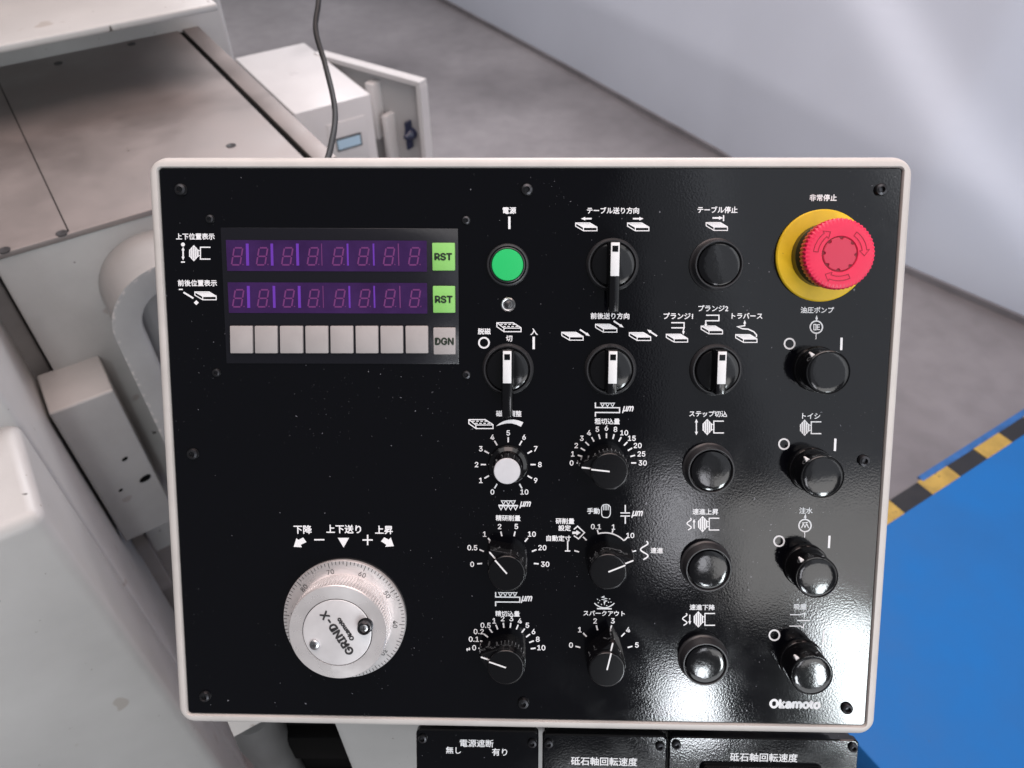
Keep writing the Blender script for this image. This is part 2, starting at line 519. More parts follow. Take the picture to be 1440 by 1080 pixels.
# arch guard on the front panel
def arch(name, uc, zc, ro, ri, v0, v1, zbot, m, bevel=0.006):
    n = 20
    outer, inner = [], []
    outer.append((uc + ro, zbot)); inner.append((uc + ri, zbot))
    for i in range(n + 1):
        a = PI * i / n
        outer.append((uc + ro * math.cos(a), zc + ro * math.sin(a)))
        inner.append((uc + ri * math.cos(a), zc + ri * math.sin(a)))
    outer.append((uc - ro, zbot)); inner.append((uc - ri, zbot))
    k = len(outer)
    vs = [(x, v, z) for v in (v0, v1) for L in (outer, inner) for x, z in L]
    fs = []
    for i in range(k - 1):
        fs += [(i, i + 1, k + i + 1, k + i), (2 * k + i, 2 * k + i + 1, 3 * k + i + 1, 3 * k + i),
               (i, i + 1, 2 * k + i + 1, 2 * k + i), (k + i, k + i + 1, 3 * k + i + 1, 3 * k + i)]
    for i in (0, k - 1): fs.append((i, k + i, 3 * k + i, 2 * k + i))
    return MB().add(vs, fs, True).build(name, m, mach, bevel=bevel)
arch('arch_guard', 0.082, 0.992, 0.079, 0.047, 0.925, 1.04, 0.62, mach_m)
mbox('guard_recess', 0.02, 0.145, 0.975, 1.032, 0.62, 1.03, mat('recess_grey', (0.22, 0.21, 0.21), 0.5), 0.002)
# marks: screws and keyhole
for px, py in ((82, 89), (185, 62), (87, 328), (6, 352), (325, 205)):
    q = MM.inverted() @ on_plane(px, py, 'z', 1.1)
    MB().lathe([(0.0075, 1.099), (0.0075, 1.1006), (0.005, 1.1008), (0.004, 1.1004)], 16, q.x, q.y).build('screw', engr_m, mach)
bk = mach.children[-1]
for px, py, r in ((205, 672, 0.008), (176, 645, 0.004), (170, 689, 0.003)):
    q = MM.inverted() @ on_plane(px, py, 'v', 0.94)
    n = 14
    pts = [(q.x + r * (1.25 if math.cos(a) < 0 else 1) * math.cos(a), q.z + 0.7 * r * math.sin(a) + 0.25 * r * math.cos(a)) for a in [2 * PI * i / n for i in range(n)]]
    MB().loft([[(x, 0.9390, z) for x, z in pts], [(x, 0.9405, z) for x, z in pts]]).build('paint_chip', hole_m, mach)

# things under the console: dark bellows, duct, pale column
def hull_from_pixels(name, pts, depth, back, m, parent=None, bevel=0.0):
    """outline on a plane facing the camera at one distance, with real thickness"""
    fr = [CAM + ray(x, y) * depth for x, y in pts]
    bd = Vector((FWD.x, FWD.y, 0)).normalized() * back
    return MB().loft([[tuple(p) for p in fr], [tuple(p + bd) for p in fr]]).build(name, m, parent, bevel=bevel)
post = MB()
q = CAM + ray(478, 1050) * 0.66
post.box(q.x, q.x + 0.30, q.y, q.y + 0.16, 0.0, q.z + 0.165)
po = post.build('console_column', mach2_m, None, bevel=0.008)
tag(po, 'pale grey upright column carrying the control console', 'column')
q = CAM + ray(385, 1040) * 0.80
bl = thing('bellows_cover', 'black folded bellows cover below the console beside the pale column', 'cover', Matrix.Translation((q.x, q.y, 0)))
for i in range(14):
    MB().box(-0.02, 0.16, 0.01 + 0.012 * (i % 2), 0.22, 0.062 * i, 0.062 * i + 0.061).build('fold', hole_m, bl, bevel=0.004)
q = CAM + ray(352, 1062) * 0.78
du = MB().lathe([(0.023, 0.0), (0.023, q.z - 0.05), (0.026, q.z - 0.02), (0.022, q.z + 0.030), (0.016, q.z + 0.033)], 24, q.x, q.y + 0.03).build('coolant_duct', duct_m)
tag(du, 'dark grey round coolant duct beside the machine apron', 'duct')

br = hull_from_pixels('duct_bracket', [(312, 996), (380, 996), (384, 1006), (329, 1036)], 0.74, 0.06, mach2_m, mach)
br.matrix_parent_inverse = MM.inverted()

# ------------------------------------------------------------------ cabinet with open door
ZC = 0.60
c0 = MM.inverted() @ on_plane(413, 160, 'z', ZC)
c1 = MM.inverted() @ on_plane(521, 132, 'z', ZC)
c2 = MM.inverted() @ on_plane(434, 58, 'z', ZC)
cu0, cu1, cv0, cv1 = c0.x, c1.x, (c0.y + c1.y) / 2, c2.y
cab = thing('control_cabinet', 'small white floor cabinet with a blue display and its door open', 'cabinet', MM)
MB().box(cu0, cu1, cv0, cv1, 0, ZC).build('body', cab_m, cab, bevel=0.006)
def on_front(px, py):
    q = MM.inverted() @ on_plane(px, py, 'v', cv0)
    return q.x, q.z
f0, f1 = on_front(459, 178), on_front(512, 165)
zt = (f0[1] + f1[1]) / 2 + 0.006
MB().box(f0[0], f1[0], cv0 - 0.004, cv0 + 0.01, zt - 0.17, zt).build('front_frame', cab_m, cab, bevel=0.001)
g0, g1, g2 = on_front(473, 199), on_front(504, 187), on_front(508, 203)
MB().box(g0[0] - 0.003, g1[0] + 0.006, cv0 - 0.007, cv0, (g2[1] + g1[1]) / 2 - 0.02, g1[1] + 0.003).build('screen_frame', ring_m, cab)
MB().box(g0[0], g1[0] + 0.001, cv0 - 0.009, cv0, (g2[1] + g1[1]) / 2 - 0.014, g1[1] - 0.003).build('screen', lcd_m, cab)
h0 = MM.inverted() @ on_plane(451, 74, 'z', ZC)
h1 = MM.inverted() @ on_plane(592, 113, 'z', ZC)
dv = (h1 - h0); dv.z = 0
ang = math.atan2(dv.y, dv.x)
DM = Matrix.Translation((h0.x, h0.y, 0)) @ Matrix.Rotation(ang, 4, 'Z')
dl = dv.length
door = MB().box(0, dl, 0.0, 0.012, 0.05, ZC).build('door', cabi_m, cab, matrix=DM)
MB().box(-0.01, dl + 0.012, -0.025, 0.014, ZC - 0.012, ZC + 0.004).build('flange', cab_m, door)
MB().box(dl - 0.004, dl + 0.014, -0.025, 0.014, 0.05, ZC - 0.012).build('flange', cab_m, door)
MB().box(dl * 0.52, dl * 0.60, -0.045, 0.0, 0.36, ZC - 0.04).build('terminal_strip', cab_m, door, bevel=0.003)
MB().box(dl * 0.66, dl * 0.71, -0.05, 0.0, 0.22, 0.46).build('terminal_strip', cab_m, door, bevel=0.003)
MB().lathe([(0.022, 0), (0.022, 0.02), (0.014, 0.03), (0.006, 0.045)], 16).build('latch', mat('latch_blue_black', (0.02, 0.025, 0.06), 0.3), door, matrix=Matrix.Translation((dl * 0.87, 0.0, 0.40)) @ Matrix.Rotation(PI / 2, 4, 'X'))
MB().box(-0.004, 0.004, 0, 0.03, -0.05, 0.05).build('latch', mat('latch_blue_black', (0.02, 0.025, 0.06), 0.3), door, matrix=Matrix.Translation((dl * 0.87, -0.035, 0.40)))

# ------------------------------------------------------------------ hanging cable
def tube(pts, r, n=10, sub=8):
    P = [Vector(p) for p in pts]
    Q = []
    for i in range(len(P) - 1):
        a, b, c, d_ = P[max(i - 1, 0)], P[i], P[i + 1], P[min(i + 2, len(P) - 1)]
        for k in range(sub):
            t = k / sub
            Q.append(0.5 * ((2 * b) + (c - a) * t + (2 * a - 5 * b + 4 * c - d_) * t * t + (3 * b - a - 3 * c + d_) * t ** 3))
    Q.append(P[-1])
    loops = []
    for i, p in enumerate(Q):
        tg = (Q[min(i + 1, len(Q) - 1)] - Q[max(i - 1, 0)]).normalized()
        s = tg.cross(Vector((0, 1, 0.2))).normalized()
        u = tg.cross(s)
        loops.append([tuple(p + s * (r * math.cos(2 * PI * k / n)) + u * (r * math.sin(2 * PI * k / n))) for k in range(n)])
    return MB().loft(loops, smooth=True)
cp = [(452, -260, 0.92), (449, -60, 0.90), (448, 0, 0.88), (444, 42, 0.87), (457, 90, 0.86), (469, 140, 0.83), (471, 172, 0.80), (464, 212, 0.75), (455, 250, 0.68), (470, 330, 0.50)]
cb = tube([CAM + ray(x, y) * dd for x, y, dd in cp], 0.0031).build('cable', blkd_m, sharp=80)
tag(cb, 'thin black cable hanging down behind the control console', 'cable')

# ------------------------------------------------------------------ lettering
TEXTQ = []
def labels(name, parent, items, z, m, frame='px', shear=0.0, bold=0.018):
    """items: (text, cx, cy, width or None, height or None, angle); one printed legend = one mesh"""
    TEXTQ.append((name, parent, items, z, m, frame, shear, bold))
LATIN = None
try:                                   # the plain sans face that ships inside Blender
    import os
    _p = os.path.join(bpy.utils.system_resource('DATAFILES', path='fonts'), 'Inter.woff2')
    if os.path.exists(_p): LATIN = bpy.data.fonts.load(_p)
except Exception:
    LATIN = None
def flush_text():
    tmp = []
    for q in TEXTQ:
        for it in q[2]:
            c = bpy.data.curves.new('t', 'FONT')
            c.body = it[0]
            c.size = 1.0
            if LATIN and all(ord(ch) < 0x400 for ch in it[0]): c.font = LATIN
            c.shear = q[6]
            c.resolution_u = 3
            o = bpy.data.objects.new('t', c)
            COL.objects.link(o)
            tmp.append(o)
    dg = bpy.context.evaluated_depsgraph_get()
    k = 0
    for name, parent, items, z, m, frame, shear, bold in TEXTQ:
        vs, fs = [], []
        for s, cx, cy, w, h, ang in items:
            me = bpy.data.meshes.new_from_object(tmp[k].evaluated_get(dg))
            k += 1
            co = [v.co.copy() for v in me.vertices]
            x0, x1 = min(p.x for p in co), max(p.x for p in co)
            y0, y1 = min(p.y for p in co), max(p.y for p in co)
            if frame == 'px':
                c = pp(cx, cy, z)
                sx = (pp(cx + 50, cy, z) - pp(cx - 50, cy, z)).length / 100
                sy = (pp(cx, cy + 50, z) - pp(cx, cy - 50, z)).length / 100
            else:
                c = Vector((cx, cy, z)); sx = sy = 1.0
            kw = w * sx / (x1 - x0) if w else None
            kh = h * sy / (y1 - y0) if h else None
            if kw is None: kw = kh
            if kh is None: kh = kw
            ca, sa = math.cos(ang), math.sin(ang)
            ofs = [(0, 0)] if bold <= 0 else [(-1, 0), (1, 0), (0, -1), (0, 1)]
            for io, (ox, oy) in enumerate(ofs):          # heavy lettering: overprinted, one layer a hair above the other
                o0 = len(vs)
                for p in co:
                    x, y = (p.x - (x0 + x1) / 2 + ox * bold) * kw, (p.y - (y0 + y1) / 2 + oy * bold) * kh
                    vs.append((c.x + x * ca - y * sa, c.y + x * sa + y * ca, z + io * 0.000006))
                fs += [tuple(i + o0 for i in f.vertices) for f in me.polygons]
            bpy.data.meshes.remove(me)
        me = bpy.data.meshes.new(name)
        me.from_pydata(vs, [], fs)
        me.update()
        me.materials.append(m)
        o = bpy.data.objects.new(name, me)
        COL.objects.link(o)
        o.parent = parent
    for o in tmp:
        c = o.data
        bpy.data.objects.remove(o)
        bpy.data.curves.remove(c)

ZI = 0.00025
def stroke_faces(pts, w):
    """2-D polyline in pixels -> quads (pixels)"""
    vs, fs = [], []
    n = len(pts)
    L, R = [], []
    closed = pts[0] == pts[-1] and n > 3
    for i, (x, y) in enumerate(pts):
        if closed:
            a = pts[i - 1] if i > 0 else pts[-2]
            b = pts[i + 1] if i < n - 1 else pts[1]
        else:
            a, b = pts[max(i - 1, 0)], pts[min(i + 1, n - 1)]
        d1 = Vector((x - a[0], y - a[1])); d2 = Vector((b[0] - x, b[1] - y))
        if d1.length < 1e-9: d1 = d2
        if d2.length < 1e-9: d2 = d1
        d1.normalize(); d2.normalize()
        t = d1 + d2
        if t.length < 1e-6: t = d1.copy()
        t.normalize()
        nn = Vector((-t.y, t.x))
        k = w / 2 / max(0.5, nn.dot(Vector((-d1.y, d1.x))))
        L.append((x + nn.x * k, y + nn.y * k)); R.append((x - nn.x * k, y - nn.y * k))
    vs = L + R
    for i in range(n - 1): fs.append((i, i + 1, n + i + 1, n + i))
    return vs, fs
def ink(name, strokes=(), polys=(), z=ZI, m=None, parent=None):
    mb = MB()
    for i, (pts, w) in enumerate(strokes):
        vs, fs = stroke_faces(pts, w)
        mb.add([pp(x, y, z + 0.000004 * i) for x, y in vs], fs)
    for i, pts in enumerate(polys):
        mb.add([pp(x, y, z + 0.00005 + 0.000004 * i) for x, y in pts], [tuple(range(len(pts)))])
    o = mb.build(name, m or ink_m, parent or plate)
    return o
def circ(cx, cy, r, n=28, a0=0, a1=360):
    return [(cx + r * math.cos(math.radians(a0 + (a1 - a0) * i / n)), cy + r * math.sin(math.radians(a0 + (a1 - a0) * i / n))) for i in range(n + 1)]
def at(cx, cy, pts, s=1.0): return [(cx + x * s, cy + y * s) for x, y in pts]
def arrow(x0, y0, x1, y1, w=1.6, hd=5.0, hw=4.4):
    d = Vector((x1 - x0, y1 - y0)); L = d.length; d.normalize()
    n = Vector((-d.y, d.x))
    b = Vector((x1, y1)) - d * hd
    return [([(x0, y0), (b.x, b.y)], w)], [[(b.x + n.x * hw / 2, b.y + n.y * hw / 2), (b.x - n.x * hw / 2, b.y - n.y * hw / 2), (x1, y1)]]
def table_icon(cx, cy, s=1.0):
    st = [(at(cx, cy, [(-15, -5.5), (5, -5.5), (15, 0.5), (15, 5.5), (-4, 5.5), (-15, -1), (-15, -5.5)], s), 1.3),
          (at(cx, cy, [(-4, 0.8), (15, 0.8)], s), 1.3), (at(cx, cy, [(-15, -5.5), (-4, 0.8), (-4, 5.5)], s), 1.2)]
    for k in (0.28, 0.55, 0.8):
        a = (-15 + 11 * k, -5.5 + 6.3 * k); b = (5 + 10 * k, -5.5 + 6 * k)
        st.append((at(cx, cy, [a, b], s), 1.5))
    return st
def chuck_icon(cx, cy):
    st = [(at(cx, cy, [(-17, -6.5), (6, -6.5), (17, 0.5), (17, 6), (-7, 6), (-17, -1), (-17, -6.5)]), 1.4),
          (at(cx, cy, [(-17, -6.5), (-7, 1), (17, 1)]), 1.3), (at(cx, cy, [(-7, 1), (-7, 6)]), 1.3)]
    for k in (0.3, 0.72):
        for m_ in (0.08, 0.33, 0.58, 0.83):
            a = (-17 + 10 * k + 23 * m_, -6.5 + 7.2 * k)
            st.append((at(cx, cy, [a, (a[0] + 3.4, a[1])]), 1.3))
    return st
def wheel_icon(cx, cy, s=1.0):
    st = []
    for x, h in ((-13, 5), (-10.2, 8), (-7.4, 10.5), (-4.6, 8), (-1.8, 5)):
        st.append((at(cx, cy, [(x, -h), (x, h)], s), 2.1 * s))
    st.append((at(cx, cy, [(-13, -4.6), (-10, -8), (-7.4, -10.8), (-5, -8), (-1.8, -4.6), (1.5, -3), (1.5, 3), (-1.8, 4.6), (-5, 8), (-7.4, 10.8), (-10, 8), (-13, 4.6), (-13, -4.6)], s), 1.0))
    st.append((at(cx, cy, [(16, -8.3), (1.8, -8.3), (1.8, 8.3), (16, 8.3)], s), 1.6))
    return st
def wave(cx, cy, h, a, n=24, turns=1.5):
    return [(cx + a * math.sin(turns * 2 * PI * i / n + 0.6), cy - h / 2 + h * i / n) for i in range(n + 1)]

# ------------------------------------------------------------------ control panel
panel = thing('operator_console', 'black operating panel in a cream rounded housing with dials, buttons and display', 'control panel', PM)
# housing: rim ring swept round the plate, then a deep box behind
ins = 0.0004
def rim(off, z, r): return rrect(PW + 2 * off, PH + 2 * off, r, z, n=10)
loops = [rim(ins, -0.003, 0.0025), rim(ins, 0.0005, 0.0025), rim(0.0009, 0.0013, 0.003), rim(0.0032, 0.0014, 0.0062),
         rim(0.0052, 0.0002, 0.0095), rim(0.0063, -0.0022, 0.0115), rim(0.0067, -0.006, 0.0122), rim(0.0062, -0.066, 0.0120), rim(0.0, -0.072, 0.008)]
mb = MB()
mb.loft(loops, smooth=True, cap=False)
n = len(loops[0])
mb.add(loops[-1], [tuple(range(n))])
mb.add([(x, y, -0.0031) for x, y, z in loops[0]], [tuple(range(n))])
housing = mb.build('housing', cream_m, panel, sharp=50)
plate = MB().loft([rrect(PW - 0.0004, PH - 0.0004, 0.002, -0.0030), rrect(PW - 0.0004, PH - 0.0004, 0.002, -0.0003), rrect(PW - 0.001, PH - 0.001, 0.0018, 0.0)]).build('face_plate', plate_m, panel)

# screws -------------------------------------------------------------
def screw_at(px, py, r, parent, z=0.0, name='screw'):
    q = pp(px, py, z)
    mb = MB().lathe([(r, 0), (r, r * 0.35), (r * 0.86, r * 0.62), (r * 0.5, r * 0.74), (r * 0.47, r * 0.70), (r * 0.44, r * 0.2)], 24)
    return mb.build(name, scr_m, parent, matrix=Matrix.Translation(q) @ Matrix.Rotation(random.random(), 4, 'Z'))
big = [(255, 267), (741, 267), (1238, 267), (272, 638), (1214, 647.5), (289, 978.5), (736, 988), (1190.5, 995.5)]
s0 = screw_at(*big[0], 0.0036, panel)
for x, y in big[1:]:
    c = s0.copy(); COL.objects.link(c); c.parent = panel; c.matrix_local = Matrix.Translation(pp(x, y)) @ Matrix.Rotation(random.random() * 6, 4, 'Z')
s1 = screw_at(296, 308, 0.0026, panel)
for x, y in ((655.5, 310), (305, 524), (656, 527)):
    c = s1.copy(); COL.objects.link(c); c.parent = panel; c.matrix_local = Matrix.Translation(pp(x, y)) @ Matrix.Rotation(random.random() * 6, 4, 'Z')

# display unit --------------------------------------------------------
disp = part('display_unit', panel)
def quad_slab(name, p, z0, z1, m, parent, bevel=0.0):
    lo = [tuple(pp(x, y, z1))[:2] + (z0,) for x, y in p]
    hi = [tuple(pp(x, y, z1)) for x, y in p]
    return MB().loft([lo, hi]).build(name, m, parent, bevel=bevel)
quad_slab('bezel', [(310, 320), (644, 321.5), (645.5, 512), (318.5, 511)], -0.001, 0.0008, bez_m, disp, 0.0002)
quad_slab('display_window', [(317.5, 337.5), (600, 338.5), (600.5, 382), (319.5, 381)], 0.0, 0.0011, vio_m, disp)
quad_slab('display_window', [(320, 397), (600.5, 398), (601, 441), (322, 440)], 0.0, 0.0011, vio_m, disp)
def digit(cx, cy):
    W, H, sl = 6.0, 12.0, 0.16
    st = []
    def P(x, y): return (cx + x - y * sl, cy + y)
    g = 1.0
    for a, b in (((-W + g, -H), (W - g, -H)), ((-W + g, 0), (W - g, 0)), ((-W + g, H), (W - g, H)), ((-W, -H + g), (-W, -g)), ((W, -H + g), (W, -g)), ((-W, g), (-W, H - g)), ((W, g), (W, H - g))):
        st.append(([P(*a), P(*b)], 2.1))
    st.append((([(cx + W + 1.5, cy + H - .5), (cx + W + 3.0, cy + H - .5)]), 1.6))
    return st
xs1 = [333.5, 368.5, 404, 440, 475.5, 511, 547, 582.5]
xs2 = [335, 370, 406, 441, 477.5, 512.5, 548, 583.5]
for xs, cy in ((xs1, 360.5), (xs2, 419.5)):
    for x in xs: ink('digit', digit(x, cy), z=0.00125, m=dig_m, parent=disp)
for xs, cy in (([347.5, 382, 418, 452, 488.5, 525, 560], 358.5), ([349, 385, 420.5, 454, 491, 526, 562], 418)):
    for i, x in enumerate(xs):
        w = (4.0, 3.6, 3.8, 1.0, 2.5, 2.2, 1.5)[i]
        quad_slab('painted_reflection', [(x - w / 2, cy - 16), (x + w / 2, cy - 16), (x + w / 2 + 0.8, cy + 15), (x - w / 2 + 0.8, cy + 15)], 0.0011, 0.0014, reflection_m if w > 2 else dig_m, disp)  # lens reflections between the digits, modelled as coloured strips
def key(x0, x1, y0, y1, m):
    d_ = 1.3
    return quad_slab('key', [(x0, y0), (x1, y0), (x1 + 0.3, y1), (x0 + d_ * 0.5, y1)], 0.0, 0.0026, m, disp, 0.0006)
for x0, w in ((322.8, 32), (357.6, 32), (393, 32.5), (428.8, 32.3), (464, 32.3), (499.5, 32), (534.5, 32), (569.8, 32)):
    key(x0, x0 + w, 458.3, 497, keyw_m)
key(607.3, 639.6, 341.3, 380.6, keyg_m)
key(608.2, 639.8, 402, 440, keyg_m)
key(609, 640.4, 460.6, 498.6, keyw_m)
labels('key_legend', disp, [('RST', 623.3, 361, 24, 9.4, 0)], 0.00285, keyt_m, bold=0.035)
labels('key_legend', disp, [('RST', 624, 421, 24, 9.4, 0)], 0.00285, keyt_m, bold=0.035)
labels('key_legend', disp, [('DGN', 624.8, 480, 25.5, 9.4, 0)], 0.00285, keyt_m, bold=0.035)

# legends --------------------------------------------------------------
def leg(s, cx, cy, w, h=None, ang=0.0, shear=0.0, bold=0.028):
    labels('legend', plate, [(s, cx, cy, w, h, ang)], ZI, ink_m, shear=shear, bold=bold)
for s, cx, cy, w in (('電源', 716.3, 296, 18.6), ('脱磁', 681, 466, 17.6), ('切', 716, 476, 8.6), ('入', 751, 466.5, 9.6), ('磁力調整', 715.5, 581.7, 35.5),
                     ('精研削量', 714.5, 728.5, 34.5), ('精切込量', 713.7, 863, 34), ('テーブル送り方向', 862, 296, 73), ('前後送り方向', 857.8, 444.3, 54),
                     ('粗切込量', 854, 592.5, 35), ('手動', 834.5, 718.5, 17.5), ('研削量', 794.5, 732.8, 26), ('設定', 794, 742.5, 17), ('自動定寸', 785.5, 757, 34),
                     ('速進', 923.5, 774, 17), ('スパークアウト', 849.5, 862.5, 58), ('テーブル停止', 1009, 295, 56), ('プランジ1', 953.8, 444.3, 41), ('プランジ2', 1003, 433.5, 42),
                     ('トラバース', 1050.5, 444.2, 43), ('ステップ切込', 996, 582, 53), ('速進上昇', 992, 719.5, 36), ('速進下降', 987.5, 854, 35), ('非常停止', 1157.6, 278, 38),
                     ('油圧ポンプ', 1149.3, 436, 46.5), ('トイシ', 1140.7, 585, 25), ('注水', 1133.3, 718, 18.5), ('吸塵', 1125.3, 853, 17.5), ('上下位置表示', 274.5, 332.5, 54),
                     ('前後位置表示', 277.5, 398, 54.5), ('下降', 425.7, 744.6, 25), ('上下送り', 483.3, 744, 48.5), ('上昇', 540, 745.2, 24.5)):
    leg(s, cx, cy, w)
for cx, cy in ((738.5, 710), (740.5, 843), (883, 576), (896, 723.3)): leg('μm', cx, cy, 15.5, 9.2, shear=0.3)
leg('Okamoto', 1118, 990, 70, 11.5, bold=0.05)

def bar(cx, cy, w=3.2, h=17.5, lean=0.0): ink('legend_bar', [([(cx + lean, cy - h / 2), (cx - lean, cy + h / 2)], w)])
bar(716.3, 313.3); bar(750.5, 482.3); bar(1183.2, 483.6, lean=.3); bar(1174.4, 625.5, lean=.4); bar(1166, 762, lean=.5); bar(1158, 895, 2.6, 18, lean=.6)
for cx, cy in ((680.6, 482), (1110.3, 483.3), (1102.5, 624.5), (1095.6, 761), (1089, 893.3)): ink('legend_ring', [(circ(cx, cy, 7.1), 2.3)])
# pictograms
ink('pictogram', chuck_icon(715.7, 460.4)); ink('pictogram', chuck_icon(676.3, 596.6))
ink('pictogram', [], [[(697.5, 599.3), (703, 595), (709, 592), (715, 590.5), (722, 590), (729, 591.2), (736, 593.8), (732.5, 600), (726, 597), (719, 595.2), (712, 595.3), (705, 597)]])
for cx, dx in ((824.5, -1), (897.5, 1)):
    s_, p_ = arrow(cx - 7.5 * dx, 307.5, cx + 7.5 * dx, 307.5, 2.2, 6, 5)
    ink('pictogram', table_icon(cx, 319) + s_, p_)
for cx, cy, ax, ay, dr in ((852.5, 461.5, 870, 456, 1), (805, 472.8, 822.5, 468, 1), (900, 473.2, 917, 468, -1)):
    s_, p_ = arrow(ax - 7, ay - 4.6, ax + 7, ay + 4.6, 2.2, 6, 4.6) if dr > 0 else arrow(ax + 7, ay + 4.6, ax - 7, ay - 4.6, 2.2, 6, 4.6)
    ink('pictogram', table_icon(cx, cy) + s_, p_)
s_, p_ = arrow(1002, 306.5, 1017, 306.5, 2.4, 6, 5.5)
ink('pictogram', table_icon(1008, 318.5) + s_ + [([(1017.5, 302.5), (1017.5, 311)], 1.8)], p_)
s_, p_ = arrow(961, 463, 961, 470.5, 1.6, 4.5, 4)
ink('pictogram', table_icon(952, 475.5) + [([(944, 453.8), (962, 453.8), (962, 461)], 1.7), ([(944, 461), (962, 461), (961, 464)], 1.7)] + s_, p_)
s_, p_ = arrow(992.5, 454, 992.5, 460, 1.6, 4.5, 4)
ink('pictogram', table_icon(1001, 464) + [([(993, 443.3), (1011, 443.3), (1011, 451), (992.5, 451), (992.5, 455)], 1.7)] + s_, p_)
s_, p_ = arrow(1047.3, 458.5, 1047.3, 450, 1.6, 5, 4)
ink('pictogram', table_icon(1049.5, 476) + [([(1047.3, 458), (1037, 459.3), (1044, 462.3), (1052, 462.8), (1060, 466.5), (1064, 471), (1063.5, 474)], 1.8)] + s_, p_)
def updown(cx, y0, y1):
    m_ = (y0 + y1) / 2
    a = arrow(cx, m_, cx, y0, 1.5, 5, 4.4); b = arrow(cx, m_, cx, y1, 1.5, 5, 4.4)
    return a[0] + b[0], a[1] + b[1]
s_, p_ = updown(979.3, 589, 612)
ink('pictogram', wheel_icon(1002, 600.5) + s_, p_)
ink('pictogram', wheel_icon(1139, 601.5))
for cx, cy, up in ((995.5, 737, 1), (989.5, 871, -1)):
    s_, p_ = arrow(cx - 19.5, cy + 6.5 * up, cx - 19.5, cy - 7.5 * up, 1.6, 5, 4.2)
    ink('pictogram', wheel_icon(cx, cy) + [(wave(cx - 26.5, cy, 17, 3.0), 1.6)] + s_, p_)
ink('pictogram', wheel_icon(280, 356) + [([(254.5, 368.5), (260, 368.5)], 1.8)], updown(257.5, 347, 366)[1] + [circ(257.3, 343.8, 2.8, 10)[:-1]])
ink('pictogram_stem', [([(257.5, 350), (257.5, 363)], 2)])
ink('pictogram', table_icon(289, 416) + [([(251.5, 407), (257, 407)], 1.8), ([(258, 411), (272, 419.5)], 2.4)], [[(276, 422.2), (279.5, 425.6), (276, 429), (272.5, 425.6)]])
# surface-finish pictograms
def tri(cx, cy, w=6.5, h=6): return ([(cx - w / 2, cy - h / 2), (cx + w / 2, cy - h / 2), (cx, cy + h / 2), (cx - w / 2, cy - h / 2)], 1.2)
ink('pictogram', [tri(x, 707, 6, 5.5) for x in (708, 714.8, 721.5)] + [tri(x, 714.2, 6, 5.5) for x in (704.5, 711.3, 718, 725)] + [([(701, 710.2), (728, 710.6)], 1.2)])
def clamp_icon(cx, cy, tris):
    return [(at(cx, cy, [(-17, -11), (-17, -4), (17, -3.6), (17, 3.2), (-17, 3), (-17, 9)]), 1.7)] + [tri(cx + t, cy - 7.6, 5.6, 5) for t in tris]
ink('pictogram', clamp_icon(854.3, 577, (-7, 0, 7)))
ink('pictogram', clamp_icon(714, 843.5, (-10, -3.5, 3.3, 10)))
ink('pictogram', [([(879.3, 710), (879.3, 720)], 1.8), ([(879.3, 726.5), (879.3, 736.5)], 1.8), ([(872.5, 721.3), (886, 721.3)], 1.6), ([(872.5, 725.6), (886, 725.6)], 1.6)])
hand = [(846, 723), (846, 713.5), (847.5, 710.5), (849.7, 709.6), (853, 709.3), (856.2, 710.2), (858.2, 713), (858.4, 722), (857, 726), (854.5, 727.8), (849.5, 727.7), (847, 726), (846, 723)]
ink('pictogram', [(hand, 1.3)] + [([(x, 710.5), (x, 717.5)], 1.1) for x in (848.8, 851, 853.2, 855.4)])
s_, p_ = arrow(804.8, 749.2, 816.5, 749.2, 3.4, 6, 7.5)
ink('pictogram', [([(807, 744.5), (812.3, 740), (822, 749), (813.5, 757.8), (807, 753.3)], 1.7)] + s_, p_)
ink('pictogram', [([(798.3, 761.5), (798.3, 774.8)], 1.7), ([(794.3, 774.8), (802, 774.8)], 1.7)])
ink('pictogram', [(wave(906, 774, 26, 5.2, 30, 1.45), 1.9)])
ink('pictogram', [([(835.8 + 28.2 * t, 848.2 + 6.6 * (1 - (2 * t - 1) ** 2)) for t in [i / 12 for i in range(13)]], 1.5), ([(839.5, 855.9), (860.2, 856.2)], 1.8),
                  ([(850, 838.5), (846.5, 839.8), (853.5, 842), (846.5, 843), (853.5, 845), (850, 846)], 1.6)] + [([(x, y), (x + 1.5, y + .3)], 1.2) for x, y in ((839.5, 842.5), (842.5, 844.3), (840.6, 847.5), (845, 849.8), (852.5, 851.4), (855, 846.8), (858.5, 846.5), (856.5, 842))],
    [[(848.6, 846), (851.4, 846), (850, 851.5)]])
def pump_icon(cx, cy, mark):
    a = arrow(cx + .3, cy - 9, cx + .5, cy - 17, 1.5, 6, 4)
    return [(circ(cx, cy, 8.6), 2.0)] + mark + [([(cx - .3, cy + 9), (cx - .6, cy + 17)], 1.4)] + a[0], a[1]
ink('pictogram', *pump_icon(1148, 460, [(at(1148, 460, [(-3.6, -3.8), (-3.6, 3.8), (-0.6, 3.8), (-0.6, -3.8), (-3.6, -3.8)]), 1.4), (at(1148, 460, [(5, -3.4), (1.2, -3.4), (1.2, 3.4), (5, 3.4)]), 1.4), (at(1148, 460, [(1.2, 0), (4.6, 0)]), 1.4)]))
ink('pictogram', *pump_icon(1132, 739, [(at(1132, 739, [(-5, 3.5), (-2.5, -2.5), (0, 2.5), (2.5, -2.5), (5, 3.5)]), 1.5), (at(1132, 739, [(-4, -3.6), (4, -4.4)]), 1.3)]))
ink('pictogram', [([(1111, 864.4), (1126, 864.4), (1131, 861.8), (1131, 869)], 1.4), ([(1121, 872.6), (1139, 872.6)], 1.7), ([(1110, 880.4), (1126, 880.4), (1129.5, 883), (1130.3, 877)], 1.5)])
